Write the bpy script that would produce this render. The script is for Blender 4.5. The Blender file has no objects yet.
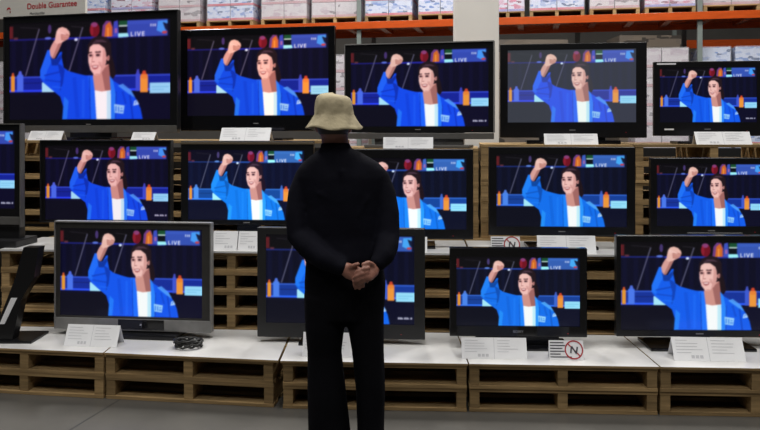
import bpy, bmesh, math, random
import numpy as np
from mathutils import Vector, Matrix, Euler
C = bpy.context.scene.collection
R = math.radians
PI = math.pi
rnd = random.Random(7)

# ---------------------------------------------------------------- camera, world, lights, exposure
EYE = 1.58
FOC = 740.0
cd = bpy.data.cameras.new('camera'); cam = bpy.data.objects.new('camera', cd); C.objects.link(cam)
cam.location = (0, 0, EYE); cam.rotation_euler = (R(90), 0, 0)
cd.sensor_fit = 'HORIZONTAL'; cd.sensor_width = 36.0; cd.lens = FOC / 760.0 * 36.0
cd.shift_y = -(215 - 130) / 760.0
cd.clip_end = 100
bpy.context.scene.camera = cam

w = bpy.data.worlds.new('World'); bpy.context.scene.world = w; w.use_nodes = True
w.node_tree.nodes['Background'].inputs[0].default_value = (0.9, 0.95, 1.0, 1)
w.node_tree.nodes['Background'].inputs[1].default_value = 0.035

CEIL = 9.0
def ceiling_lamp(x, y, sx, sy, power, col=(1.0, 0.985, 0.945)):
    l = bpy.data.lights.new('ceiling_lamp', 'AREA'); l.shape = 'RECTANGLE'; l.size = sx; l.size_y = sy
    l.energy = power; l.color = col
    o = bpy.data.objects.new('ceiling_lamp', l); C.objects.link(o); o.location = (x, y, CEIL - 0.3)
LP = 212
for lx in (-4.0, 0.0, 4.0):
    ceiling_lamp(lx, 3.4, 0.6, 2.4, LP * 0.95)
    ceiling_lamp(lx, 8.6, 0.6, 2.4, LP * 2.1)
    ceiling_lamp(lx, -1.8, 0.6, 2.4, LP * 0.75)
vs = bpy.context.scene.view_settings
vs.view_transform = 'Standard'; vs.look = 'None'; vs.gamma = 1.0; vs.use_curve_mapping = False
vs.exposure = 0.0

# ---------------------------------------------------------------- helpers
def lin(c):
    return tuple(((v / 255.0) / 12.92 if v / 255.0 <= 0.04045 else ((v / 255.0 + 0.055) / 1.055) ** 2.4) for v in c)

def mat(name, col, rough=0.6, metal=0.0, spec=0.5, var=0.0, scale=8.0, bump=0.0, bscale=60.0, coat=0.0, stretch=(1, 1, 1)):
    m = bpy.data.materials.new(name); m.use_nodes = True
    nt = m.node_tree; b = nt.nodes['Principled BSDF']
    c = tuple(col) + (1,)
    b.inputs['Base Color'].default_value = c
    b.inputs['Roughness'].default_value = rough; b.inputs['Metallic'].default_value = metal
    b.inputs['Specular IOR Level'].default_value = spec
    b.inputs['Coat Weight'].default_value = coat
    tc = nt.nodes.new('ShaderNodeTexCoord')
    if var > 0:
        mp = nt.nodes.new('ShaderNodeMapping'); mp.inputs['Scale'].default_value = stretch
        nt.links.new(tc.outputs['Object'], mp.inputs['Vector'])
        n = nt.nodes.new('ShaderNodeTexNoise'); n.inputs['Scale'].default_value = scale; n.inputs['Detail'].default_value = 5
        nt.links.new(mp.outputs[0], n.inputs['Vector'])
        r = nt.nodes.new('ShaderNodeValToRGB')
        r.color_ramp.elements[0].position = 0.3; r.color_ramp.elements[1].position = 0.7
        r.color_ramp.elements[0].color = tuple(v * (1 - var) for v in col) + (1,)
        r.color_ramp.elements[1].color = tuple(min(1, v * (1 + var)) for v in col) + (1,)
        nt.links.new(n.outputs['Fac'], r.inputs['Fac']); nt.links.new(r.outputs['Color'], b.inputs['Base Color'])
    if bump > 0:
        n2 = nt.nodes.new('ShaderNodeTexNoise'); n2.inputs['Scale'].default_value = bscale; n2.inputs['Detail'].default_value = 4
        nt.links.new(tc.outputs['Object'], n2.inputs['Vector'])
        bp = nt.nodes.new('ShaderNodeBump'); bp.inputs['Strength'].default_value = bump; bp.inputs['Distance'].default_value = 0.01
        nt.links.new(n2.outputs['Fac'], bp.inputs['Height']); nt.links.new(bp.outputs[0], b.inputs['Normal'])
    return m

def mesh_of(name, bm, mats, smooth=False):
    me = bpy.data.meshes.new(name)
    bmesh.ops.recalc_face_normals(bm, faces=bm.faces)
    bm.to_mesh(me); bm.free()
    for m in (mats if isinstance(mats, (list, tuple)) else [mats]): me.materials.append(m)
    if smooth:
        for p in me.polygons: p.use_smooth = True
    return me

def obj(name, me, parent=None, loc=(0, 0, 0), rot=(0, 0, 0)):
    o = bpy.data.objects.new(name, me); C.objects.link(o)
    o.location = loc; o.rotation_euler = rot
    if parent: o.parent = parent
    return o

def tag(o, label=None, cat=None, group=None, kind=None):
    if label: o['label'] = label
    if cat: o['category'] = cat
    if group: o['group'] = group
    if kind: o['kind'] = kind
    return o

def thing(name, label, cat, loc=(0, 0, 0), rz=0, group=None):
    o = bpy.data.objects.new(name, None); C.objects.link(o); o.empty_display_size = 0.1
    o.location = loc; o.rotation_euler = (0, 0, rz)
    return tag(o, label, cat, group)

def box(bm, cx, cy, cz, sx, sy, sz, rot=None, bev=0.0, mi=0):
    v = bmesh.ops.create_cube(bm, size=1.0)['verts']
    bmesh.ops.scale(bm, vec=(sx, sy, sz), verts=v)
    if bev > 0:
        es = list({e for q in v for e in q.link_edges})
        r = bmesh.ops.bevel(bm, geom=es, offset=bev, segments=2, affect='EDGES', profile=0.7)
        v = list({q for f in r['faces'] for q in f.verts} | {q for q in v if q.is_valid})
    if rot is not None: bmesh.ops.rotate(bm, cent=(0, 0, 0), matrix=rot, verts=v)
    bmesh.ops.translate(bm, vec=(cx, cy, cz), verts=v)
    if mi:
        for f in {f for q in v for f in q.link_faces}: f.material_index = mi
    return v

def bx(cx, cy, cz, sx, sy, sz, bev=0.0, rot=None):
    bm = bmesh.new(); box(bm, cx, cy, cz, sx, sy, sz, rot, bev); return bm

def prism(bm, pts, y0, y1):                       # polygon in x,z pushed from y0 to y1
    a = [bm.verts.new((x, y0, z)) for x, z in pts]; b = [bm.verts.new((x, y1, z)) for x, z in pts]
    n = len(pts); bm.faces.new(a); bm.faces.new(b[::-1])
    for i in range(n): bm.faces.new((a[i], b[i], b[(i + 1) % n], a[(i + 1) % n]))

def tube(bm, pts, rad, seg=12, cap=True):
    P = [Vector(p) for p in pts]
    rr = [(r, r) if not isinstance(r, (tuple, list)) else r for r in rad]
    if cap:                                        # rounded ends
        d0 = (P[0] - P[1]).normalized(); d1 = (P[-1] - P[-2]).normalized()
        pre = []; post = []
        for k in (1.0, 0.7, 0.35):
            q = math.sqrt(max(0.0, 1 - k * k)) + 0.02
            pre.append((P[0] + d0 * rr[0][0] * k, (rr[0][0] * q, rr[0][1] * q)))
            post.append((P[-1] + d1 * rr[-1][0] * k, (rr[-1][0] * q, rr[-1][1] * q)))
        P = [a for a, _ in pre] + P + [a for a, _ in post[::-1]]
        rr = [b for _, b in pre] + rr + [b for _, b in post[::-1]]
    rings = []; up = None
    for i, p in enumerate(P):
        t = (P[min(i + 1, len(P) - 1)] - P[max(i - 1, 0)]).normalized()
        if up is None:
            up = Vector((0, 1, 0)) if abs(t.y) < 0.9 else Vector((1, 0, 0))
        s = t.cross(up).normalized(); up = s.cross(t).normalized()
        rings.append([bm.verts.new(p + s * rr[i][0] * math.cos(2 * PI * k / seg) + up * rr[i][1] * math.sin(2 * PI * k / seg)) for k in range(seg)])
    for a, b in zip(rings, rings[1:]):
        for k in range(seg): bm.faces.new((a[k], a[(k + 1) % seg], b[(k + 1) % seg], b[k]))
    bm.faces.new(rings[0][::-1]); bm.faces.new(rings[-1])

def rings(bm, data, seg=28, power=2.0):            # (z, cx, cy, rx, ry)
    rs = []
    for z, cx, cy, rx, ry in data:
        row = []
        for k in range(seg):
            c, s = math.cos(2 * PI * k / seg), math.sin(2 * PI * k / seg)
            f = (abs(c) ** power + abs(s) ** power) ** (-1 / power)
            row.append(bm.verts.new((cx + rx * c * f, cy + ry * s * f, z)))
        rs.append(row)
    for a, b in zip(rs, rs[1:]):
        for k in range(seg): bm.faces.new((a[k], a[(k + 1) % seg], b[(k + 1) % seg], b[k]))
    bm.faces.new(rs[0][::-1]); bm.faces.new(rs[-1])

def ball(bm, c, r, seg=20):
    v = bmesh.ops.create_uvsphere(bm, u_segments=seg, v_segments=seg // 2 + 2, radius=1.0)['verts']
    bmesh.ops.scale(bm, vec=r, verts=v); bmesh.ops.translate(bm, vec=c, verts=v)

def text_mesh(name, s, size, m, depth=0.0004, align='CENTER', shear=0.0, space=1.0, bold=0.0):
    cu = bpy.data.curves.new(name, 'FONT'); cu.body = s; cu.size = size; cu.extrude = depth
    cu.align_x = align; cu.align_y = 'CENTER'; cu.shear = shear; cu.space_character = space; cu.offset = bold
    o = bpy.data.objects.new(name, cu); C.objects.link(o)
    dg = bpy.context.evaluated_depsgraph_get()
    me = bpy.data.meshes.new_from_object(o.evaluated_get(dg))
    bpy.data.objects.remove(o); me.materials.clear(); me.materials.append(m); me.name = name
    return me

def remeshed(name, bm, m, voxel, smooth=6, sub=None):
    me = mesh_of(name, bm, m); o = bpy.data.objects.new(name, me); C.objects.link(o)
    r = o.modifiers.new('r', 'REMESH'); r.mode = 'VOXEL'; r.voxel_size = voxel
    s = o.modifiers.new('s', 'SMOOTH'); s.iterations = smooth; s.factor = 0.5
    dg = bpy.context.evaluated_depsgraph_get(); dg.update()
    out = bpy.data.meshes.new_from_object(o.evaluated_get(dg))
    bpy.data.objects.remove(o); bpy.data.meshes.remove(me)
    out.materials.clear(); out.materials.append(m); out.name = name
    for p in out.polygons: p.use_smooth = True
    return out

# ---------------------------------------------------------------- materials
M_black = mat('black_plastic', (0.006, 0.006, 0.007), 0.30, spec=0.4)
M_gloss = mat('gloss_black', (0.004, 0.004, 0.005), 0.12, spec=0.5)
M_dark = mat('dark_plastic', (0.012, 0.012, 0.013), 0.45)
M_silver = mat('silver_plastic', (0.24, 0.235, 0.23), 0.40, metal=0.25, var=0.08, scale=20)
M_grey = mat('grey_plastic', (0.11, 0.106, 0.10), 0.42, metal=0.2, var=0.08, scale=20)
M_bright = mat('bright_metal', (0.55, 0.55, 0.56), 0.25, metal=0.8)
M_sheet = mat('white_board', (0.62, 0.61, 0.60), 0.28, spec=0.45, var=0.10, scale=3)
M_card = mat('white_card', (0.80, 0.80, 0.82), 0.5, var=0.03, scale=10)
M_ink = mat('grey_ink', (0.55, 0.55, 0.58), 0.6)
M_inkd = mat('dark_ink', (0.05, 0.05, 0.06), 0.6)
M_red = mat('red_ink', (0.42, 0.02, 0.03), 0.5)
M_banner = mat('banner_board', (0.60, 0.58, 0.54), 0.5, var=0.04, scale=3)
M_white = mat('white_paint', (0.86, 0.83, 0.79), 0.55, var=0.04, scale=2)
M_orange = mat('orange_beam_paint', (0.47, 0.068, 0.009), 0.24, var=0.12, scale=4, stretch=(1, 1, 6))
M_post = mat('grey_green_paint', (0.16, 0.185, 0.175), 0.45, var=0.1, scale=5)
M_skin = mat('skin', (0.24, 0.105, 0.075), 0.5, var=0.12, scale=40, bump=0.15, bscale=120)
M_hair = mat('dark_hair', (0.02, 0.015, 0.012), 0.6, var=0.3, scale=60)
M_jacket = mat('navy_jacket', (0.0052, 0.0052, 0.0088), 0.85, spec=0.06, var=0.25, scale=5, bump=0.9, bscale=7)
M_trouser = mat('black_trousers', (0.0042, 0.0042, 0.0058), 0.85, spec=0.06, var=0.25, scale=5, bump=0.9, bscale=6)
M_hat = mat('khaki_canvas', (0.335, 0.285, 0.185), 0.8, spec=0.2, var=0.14, scale=22, bump=0.5, bscale=30)
M_shoe = mat('black_leather', (0.01, 0.01, 0.01), 0.4)
M_eye = mat('eye_white', (0.6, 0.58, 0.55), 0.2)
M_cable = mat('black_rubber', (0.008, 0.008, 0.008), 0.5)

def wood_mat(name, col):
    m = bpy.data.materials.new(name); m.use_nodes = True; nt = m.node_tree; b = nt.nodes['Principled BSDF']
    tc = nt.nodes.new('ShaderNodeTexCoord'); oi = nt.nodes.new('ShaderNodeObjectInfo')
    ad = nt.nodes.new('ShaderNodeVectorMath'); ad.operation = 'ADD'
    mu = nt.nodes.new('ShaderNodeMath'); mu.operation = 'MULTIPLY'; mu.inputs[1].default_value = 37.0
    nt.links.new(oi.outputs['Random'], mu.inputs[0]); nt.links.new(tc.outputs['Object'], ad.inputs[0]); nt.links.new(mu.outputs[0], ad.inputs[1])
    mp = nt.nodes.new('ShaderNodeMapping'); mp.inputs['Scale'].default_value = (2.5, 18, 40)
    nt.links.new(ad.outputs[0], mp.inputs['Vector'])
    n = nt.nodes.new('ShaderNodeTexNoise'); n.inputs['Scale'].default_value = 1.6; n.inputs['Detail'].default_value = 6
    nt.links.new(mp.outputs[0], n.inputs['Vector'])
    r = nt.nodes.new('ShaderNodeValToRGB'); e = r.color_ramp.elements
    e[0].position = 0.28; e[1].position = 0.72
    e[0].color = tuple(v * 0.62 for v in col) + (1,); e[1].color = tuple(v * 1.3 for v in col) + (1,)
    nt.links.new(n.outputs['Fac'], r.inputs['Fac'])
    hs = nt.nodes.new('ShaderNodeHueSaturation')
    m2 = nt.nodes.new('ShaderNodeMapRange'); m2.inputs['To Min'].default_value = 0.75; m2.inputs['To Max'].default_value = 1.2
    nt.links.new(oi.outputs['Random'], m2.inputs['Value']); nt.links.new(m2.outputs[0], hs.inputs['Value'])
    nt.links.new(r.outputs['Color'], hs.inputs['Color']); nt.links.new(hs.outputs[0], b.inputs['Base Color'])
    b.inputs['Roughness'].default_value = 0.75; b.inputs['Specular IOR Level'].default_value = 0.25
    return m
M_wood = wood_mat('pallet_wood', (0.31, 0.205, 0.095))

# floor: polished concrete with a saw-cut joint
def floor_mat():
    m = bpy.data.materials.new('concrete_floor'); m.use_nodes = True; nt = m.node_tree; b = nt.nodes['Principled BSDF']
    tc = nt.nodes.new('ShaderNodeTexCoord')
    n = nt.nodes.new('ShaderNodeTexNoise'); n.inputs['Scale'].default_value = 1.3; n.inputs['Detail'].default_value = 8
    n.inputs['Roughness'].default_value = 0.65
    nt.links.new(tc.outputs['Object'], n.inputs['Vector'])
    r = nt.nodes.new('ShaderNodeValToRGB'); e = r.color_ramp.elements
    e[0].position = 0.3; e[1].position = 0.7; e[0].color = (0.054, 0.051, 0.046, 1); e[1].color = (0.082, 0.077, 0.069, 1)
    nt.links.new(n.outputs['Fac'], r.inputs['Fac'])
    sp = nt.nodes.new('ShaderNodeSeparateXYZ'); nt.links.new(tc.outputs['Object'], sp.inputs[0])
    a = nt.nodes.new('ShaderNodeMath'); a.operation = 'MULTIPLY_ADD'; a.inputs[1].default_value = -0.245; a.inputs[2].default_value = 2.588
    nt.links.new(sp.outputs['Y'], a.inputs[0])
    s = nt.nodes.new('ShaderNodeMath'); s.operation = 'ADD'; nt.links.new(sp.outputs['X'], s.inputs[0]); nt.links.new(a.outputs[0], s.inputs[1])
    pp = nt.nodes.new('ShaderNodeMath'); pp.operation = 'PINGPONG'; pp.inputs[1].default_value = 2.3
    nt.links.new(s.outputs[0], pp.inputs[0])
    lt = nt.nodes.new('ShaderNodeMath'); lt.operation = 'LESS_THAN'; lt.inputs[1].default_value = 0.006; nt.links.new(pp.outputs[0], lt.inputs[0])
    mx = nt.nodes.new('ShaderNodeMix'); mx.data_type = 'RGBA'; nt.links.new(lt.outputs[0], mx.inputs['Factor'])
    nt.links.new(r.outputs['Color'], mx.inputs['A']); mx.inputs['B'].default_value = (0.025, 0.025, 0.025, 1)
    nt.links.new(mx.outputs['Result'], b.inputs['Base Color'])
    b.inputs['Roughness'].default_value = 0.42
    return m

# ---------------------------------------------------------------- the picture on every screen
ART_W, ART_H, SS = 142.0, 88.0, 3
RES = 1.8
def art(mark):
    nx, ny = int(ART_W * RES), int(ART_H * RES)
    W, H = nx * SS, ny * SS
    img = np.zeros((H, W, 3)); k = RES * SS
    def poly(pts, col, a=1.0):
        P = [((x - 60) * k, (y - 229) * k) for x, y in pts]
        xs = [p[0] for p in P]; ys = [p[1] for p in P]
        x0, x1 = max(0, int(min(xs))), min(W, int(max(xs)) + 2); y0, y1 = max(0, int(min(ys))), min(H, int(max(ys)) + 2)
        if x1 <= x0 or y1 <= y0: return
        gx, gy = np.meshgrid(np.arange(x0, x1) + 0.5, np.arange(y0, y1) + 0.5)
        ins = np.zeros(gx.shape, bool)
        for i in range(len(P)):
            (ax, ay), (bx_, by) = P[i], P[i - 1]
            if ay == by: continue
            ins ^= ((ay > gy) != (by > gy)) & (gx < (bx_ - ax) * (gy - ay) / (by - ay) + ax)
        sub = img[y0:y1, x0:x1]; c = np.array(col, float)
        sub[ins] = sub[ins] * (1 - a) + c * a
    def rect(x0, y0, x1, y1, col, a=1.0): poly([(x0, y0), (x1, y0), (x1, y1), (x0, y1)], col, a)
    def line(x0, y0, x1, y1, wd, col, a=1.0):
        d = math.hypot(x1 - x0, y1 - y0); nx_, ny_ = -(y1 - y0) / d * wd / 2, (x1 - x0) / d * wd / 2
        poly([(x0 + nx_, y0 + ny_), (x1 + nx_, y1 + ny_), (x1 - nx_, y1 - ny_), (x0 - nx_, y0 - ny_)], col, a)
    def ell(cx, cy, rx, ry, col, a=1.0, rot=0.0):
        cr, sr = math.cos(rot), math.sin(rot)
        poly([(cx + rx * math.cos(t) * cr - ry * math.sin(t) * sr, cy + rx * math.cos(t) * sr + ry * math.sin(t) * cr)
              for t in [2 * PI * i / 40 for i in range(40)]], col, a)
    def soft(cx, cy, rx, ry, col, a):
        gx, gy = np.meshgrid((np.arange(W) + .5) / k + 60, (np.arange(H) + .5) / k + 229)
        g = np.exp(-(((gx - cx) / rx) ** 2 + ((gy - cy) / ry) ** 2))[..., None] * a
        img[:] = img * (1 - g) + np.array(col, float) * g
    # hall behind
    rect(60, 229, 202, 317, (8, 7, 32)); rect(60, 229, 202, 243.5, (11, 9, 14))
    for i in range(15): rect(62 + i * 10, 245, 66 + i * 10, 279, (14, 12, 52), 0.45)
    rect(60, 243.4, 202, 245.2, (32, 30, 128), 0.75); rect(100, 243.4, 164, 245.4, (40, 44, 190), 0.6)
    rect(60, 232, 63.5, 243, (90, 28, 34)); rect(64, 242, 68, 244, (120, 60, 70), .7)
    ell(97, 235.5, 1.6, 4, (70, 50, 110)); ell(95.5, 243.6, 3, 1.1, (90, 110, 215))
    line(70, 233, 88, 234.6, .8, (60, 56, 66), .45); line(116, 233.8, 127, 235, .8, (70, 66, 76), .45)
    line(87.5, 235, 75, 277, 1.2, (104, 102, 130), .8); line(126.5, 235, 114, 275, 1.2, (104, 102, 130), .8)
    # boards on the barrier
    rect(60, 277.6, 202, 291.5, (19, 34, 150)); rect(60, 277.6, 202, 279, (50, 72, 205)); rect(60, 289.6, 202, 291.6, (42, 66, 250))
    rect(66, 283, 92, 284, (12, 20, 100), .7)
    rect(60, 291.6, 202, 317, (9, 7, 36)); rect(80, 293, 86, 317, (16, 10, 60), .6)
    poly([(60, 294), (104, 294), (107, 297), (108, 303), (108.3, 317), (60, 317)], (9, 8, 26))
    # bottles
    rect(61.5, 277, 65, 291, (226, 150, 50)); poly([(62, 277), (62.6, 274), (64, 274), (64.6, 277)], (210, 90, 40))
    rect(67, 276, 73, 291, (74, 108, 235)); poly([(68, 276), (69, 272.5), (71, 272.5), (72, 276)], (80, 100, 220))
    rect(172.2, 277, 176, 292, (60, 76, 210)); poly([(172.6, 277), (173.5, 273), (175, 273), (175.6, 277)], (66, 70, 190))
    rect(176.2, 279, 182.6, 293, (236, 150, 58)); ell(179.4, 279, 3.1, 2.5, (230, 130, 52)); poly([(177.5, 277.5), (178.3, 274.4), (180.6, 274.4), (181.4, 277.5)], (205, 70, 40))
    rect(184, 285, 202, 294, (150, 215, 250)); rect(186, 288, 200, 289, (110, 180, 225), .7); rect(186, 290.5, 196, 291.2, (110, 180, 225), .7)
    poly([(90, 283), (94, 283.4), (104, 291.8), (90, 291.8)], (165, 225, 250))
    # spectators and the score strip
    ell(137, 237.5, 4.4, 6.4, (112, 16, 32)); ell(136.5, 233, 3, 2.2, (150, 80, 150), .7); ell(134.5, 238, 1.3, 5, (160, 36, 56), .6)
    poly([(143, 244), (144, 234), (147, 230), (151, 230.5), (153, 236), (153, 244)], (110, 60, 130)); poly([(145.5, 244), (146.5, 234), (150, 231), (152, 236), (152, 244)], (205, 104, 40))
    rect(148, 236, 149.2, 244, (255, 170, 70), .7)
    poly([(153.5, 231), (157, 230), (158, 244), (153, 244)], (60, 70, 190)); rect(154.5, 237, 156.5, 241, (220, 120, 160), .6)
    rect(163, 230.4, 200, 244.6, (52, 74, 178)); rect(163, 230.4, 200, 234, (62, 88, 200), .5)
    rect(158, 230.5, 165.2, 234.5, (24, 78, 48)); rect(158, 234.4, 165.2, 235.6, (190, 215, 210)); rect(158, 235.6, 165.2, 241.5, (8, 14, 26))
    poly([(157.4, 241.4), (165.5, 241.4), (166.6, 244.6), (157.4, 245)], (160, 240, 250))
    poly([(191, 232), (200, 231.5), (200, 236), (196, 243), (190, 240)], (70, 150, 245)); poly([(195, 233), (200, 235), (200, 241.5), (197, 239)], (20, 24, 60))
    ell(196.5, 241.8, 2.2, 1.2, (190, 70, 80)); rect(199, 230, 202, 245, (10, 10, 34))
    for i, xx in enumerate((184.6, 186.4, 188.2)): rect(xx, 234 + .1 * i, xx + 1.2, 236.4, (210, 220, 245), .85)
    T = (240, 244, 255)                                               # LIVE
    def L(x, c):
        y0, y1, t = 240.4, 244.4, .75
        if c == 'L': rect(x, y0, x + t, y1, T); rect(x, y1 - t, x + 2.2, y1, T)
        if c == 'I': rect(x + .4, y0, x + .4 + t, y1, T)
        if c == 'V': line(x, y0, x + 1.4, y1, t, T); line(x + 2.8, y0, x + 1.4, y1, t, T)
        if c == 'E':
            rect(x, y0, x + t, y1, T)
            for yy in (y0, (y0 + y1 - t) / 2, y1 - t): rect(x, yy, x + 2.3, yy + t, T)
    L(168.2, 'L'); L(171.2, 'I'); L(173.6, 'V'); L(177.6, 'E')
    # athlete: hair, neck, face
    poly([(147, 258), (151, 258), (154, 268), (155.4, 277), (153, 281), (150, 279), (147, 276)], (28, 16, 22))
    poly([(136, 272), (149, 268), (150.5, 279), (152, 292), (137, 292), (135.5, 280)], (206, 146, 136))
    poly([(143, 274), (149.5, 268), (150.5, 280), (151.5, 291), (146, 291)], (140, 84, 82), .7)
    poly([(130.8, 258), (131.2, 250.2), (134.6, 245.2), (141, 242.8), (147.8, 244.6), (151.2, 250), (151.6, 262), (149, 268), (146, 262)], (32, 20, 26))
    poly([(134, 250), (138, 246.5), (144, 246.2), (148, 249), (143, 248.6)], (84, 60, 78), .5)
    face = [(131.2, 258), (132.4, 252.8), (136, 250.2), (141, 250.4), (145.6, 254), (147.4, 260), (147, 267), (144.5, 273.5), (140.5, 277.6), (136.6, 277.4), (133.2, 272.6), (131.6, 266)]
    poly(face, (238, 190, 182))
    poly([(144, 253), (147.4, 260), (147, 267), (144.5, 273.5), (141.5, 276.8), (143.5, 268), (144, 260)], (200, 138, 132), .65)
    soft(134.6, 265.5, 2.4, 3, (246, 206, 198), .6); soft(137, 254, 3.5, 2.2, (244, 200, 192), .6)
    ell(148.6, 262.5, 1.3, 2.6, (206, 146, 138)); ell(148.7, 262.6, .6, 1.5, (160, 100, 98))
    line(131.6, 257.9, 134.6, 257.2, .9, (70, 40, 44)); line(137.4, 257, 142.2, 257.4, .9, (70, 40, 44))
    ell(133.4, 260, 1.5, .95, (120, 70, 74)); ell(133.4, 260, .8, .8, (34, 20, 26)); ell(139.8, 259.8, 1.9, 1.0, (120, 70, 74)); ell(139.7, 259.8, .9, .85, (34, 20, 26))
    line(131.5, 257, 134.4, 257.7, .8, (64, 38, 42), .8); line(138, 257.6, 142.4, 256.6, .8, (64, 38, 42), .8); line(134, 266.6, 133.6, 270.4, .7, (196, 134, 128), .8); line(140.6, 265.6, 142, 270, .7, (186, 122, 116), .8)
    line(135.6, 259, 134.6, 265, .8, (190, 126, 120), .8); line(134.2, 265.6, 137, 265.7, .7, (164, 96, 94))
    poly([(134.2, 269), (137.6, 268.5), (140.6, 268.9), (139.6, 271.6), (137.3, 272.6), (135.2, 271.8)], (172, 96, 98))
    poly([(135.0, 269.5), (137.6, 269.1), (139.8, 269.4), (138.9, 270.8), (135.8, 270.9)], (240, 222, 218), .85)
    poly([(131.6, 258.6), (134.8, 258), (136, 261.6), (132, 262)], (160, 108, 108), .35); poly([(137.6, 257.8), (142.6, 258), (142.4, 261.8), (137.8, 261.8)], (160, 108, 108), .35)
    ell(133.5, 260.1, 1.3, .9, (50, 30, 36), .8); ell(139.8, 260, 1.7, .95, (50, 30, 36), .8)
    line(142.2, 265.8, 143, 271, .6, (180, 112, 108), .7); line(137.5, 276.6, 141, 276.8, .7, (170, 104, 100), .7)
    poly([(130.8, 259), (131.2, 253), (133, 249.6), (135.4, 248.6), (132.6, 253), (131.8, 259)], (32, 20, 26)); poly([(144.6, 250.6), (149.6, 253), (149.4, 260), (147.2, 262), (146.6, 256)], (32, 20, 26))
    line(138, 247, 147, 248.4, .9, (96, 70, 84), .5); line(136, 249, 143, 247.4, .7, (80, 54, 66), .5)
    # forearm and fist
    poly([(101, 246), (104.5, 245), (108.4, 247.6), (104.6, 256), (101, 262), (96, 260.5), (95.6, 257), (98.6, 250)], (214, 158, 150))
    poly([(105.5, 247), (108.2, 247.8), (104.6, 256), (101.5, 262), (99, 262)], (160, 104, 98), .75)
    fist = [(101.4, 247.4), (102.4, 241), (103.4, 237.4), (105, 234.9), (108.4, 234), (112, 235.4), (114.6, 238.2), (115.2, 241), (113.8, 244.6), (110.6, 246.4), (107.2, 248.2), (103.6, 249)]
    poly(fist, (232, 184, 172)); poly([(107, 240), (110.5, 239.4), (114.8, 241), (113.6, 244.6), (110, 246.2), (107.2, 245.6)], (178, 116, 106), .75)
    line(106.6, 239.2, 111.6, 240.6, 1.0, (246, 206, 196)); line(108.6, 241.9, 113.8, 242.6, .7, (226, 168, 156), .8); line(108.4, 243.8, 112.8, 244.4, .6, (222, 160, 150), .7)
    soft(104.8, 238.6, 1.8, 2.2, (248, 212, 204), .6)
    ell(120.6, 245.6, 1.5, 1.3, (215, 230, 255))
    # shirt, jacket
    poly([(136.5, 290.6), (143, 292), (151.4, 290.8), (151.6, 317), (137.4, 317)], (246, 250, 250)); rect(147.5, 291.5, 151.6, 317, (176, 226, 246), .75)
    J = (16, 74, 236)
    poly([(95, 254), (97, 254.4), (97.6, 259), (100, 262.6), (103, 262), (106.4, 256.2), (108.2, 256), (107.7, 260.5), (109.6, 270.2), (114, 273.4), (124, 276.4), (131, 278), (135.4, 278.4), (137, 291), (138.6, 317),
          (108.3, 317), (109.2, 305), (106.5, 296), (98, 289), (91, 283), (88.2, 278.6), (88.4, 272)], J)
    poly([(150, 278), (153, 282.6), (160, 287), (168.6, 292.4), (173, 299.5), (176.4, 307), (178.4, 317), (151.2, 317), (151, 292)], J)
    poly([(95, 254), (97, 254.4), (97.6, 259), (99.4, 263), (95, 272), (92, 281), (88.2, 278.6), (88.4, 272)], (34, 104, 250), .8)
    poly([(97.4, 259), (100, 263), (103, 262.4), (107.5, 258), (107.4, 262), (104, 268), (99, 268)], (8, 36, 140), .8)
    poly([(104, 266), (108, 268.4), (110.5, 272.4), (109, 284), (106.2, 292), (107, 279)], (8, 40, 165), .75)
    line(92, 277, 106, 274, 1.5, (10, 46, 180), .7); line(93, 281, 108, 283, 1.4, (10, 46, 180), .55); line(99, 287, 108, 288, 1.0, (40, 110, 255), .6)
    poly([(110, 296), (114, 300), (112.5, 317), (108.3, 317), (109.2, 305)], (40, 130, 255), .7)
    poly([(131, 278), (135.4, 278.4), (137, 291), (138.6, 317), (133.4, 317), (132.4, 292)], (30, 104, 255), .85)
    line(132.4, 279, 133.3, 317, .8, (8, 44, 180), .8)
    poly([(150, 278), (153, 282.6), (155.4, 296), (154.6, 317), (151.2, 317), (151, 292)], (44, 130, 255), .85)
    line(155.6, 292, 155, 317, .8, (8, 44, 180), .8)
    poly([(157, 287), (161.4, 285.4), (168.6, 291.4), (172, 298), (166, 294)], (86, 160, 255), .8)
    line(119, 279, 122, 315, 3.4, (10, 58, 210), .5); line(127, 281, 127, 315, 2.4, (30, 96, 250), .5)
    line(167.4, 295, 170, 317, 1.5, (8, 46, 185), .7); line(161, 292, 164, 303, 2, (10, 52, 200), .6)
    poly([(171, 300.6), (173.2, 299.4), (175.2, 303.6), (170.2, 304.6)], (170, 205, 255)); line(171.8, 303, 173.2, 300, .5, (30, 90, 230))
    poly([(153.8, 303), (162.8, 304.4), (161.8, 311.6), (154.4, 310.6)], (150, 200, 250))
    rect(155, 305, 156, 309.6, (30, 90, 225), .8); rect(157.2, 305.4, 158.2, 310, (30, 90, 225), .8); rect(159.4, 306.4, 161, 307.4, (30, 90, 225), .8); rect(158.8, 308.6, 161.4, 309.8, (30, 90, 225), .8)
    if mark:
        for i, wd in enumerate((1.6, 1.6, 1.0, 1.6, 1.6, 1.0, 1.6)):
            x = 186 + i * 1.95; yy = 309.2 + (0.5 if wd < 1.2 else 0)
            rect(x, yy, x + wd, 311.2, (215, 215, 235), .9)
    rect(60, 316.2, 202, 317, (6, 6, 20))
    img = img.reshape(ny, SS, nx, SS, 3).mean(axis=(1, 3))
    for _ in range(3):                                                # the softness of a broadcast picture
        p = np.pad(img, ((1, 1), (1, 1), (0, 0)), 'edge')
        img = 0.5 * img + 0.125 * (p[:-2, 1:-1] + p[2:, 1:-1] + p[1:-1, :-2] + p[1:-1, 2:])
    s = np.clip(img / 255.0, 0, 1)
    l = np.where(s <= 0.04045, s / 12.92, ((s + 0.055) / 1.055) ** 2.4)
    # unit grid: x -0.5..0.5, z 0..1, front facing -y
    gx, gz = np.meshgrid((np.arange(nx)) / (nx - 1) - 0.5, 1 - np.arange(ny) / (ny - 1))
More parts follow.
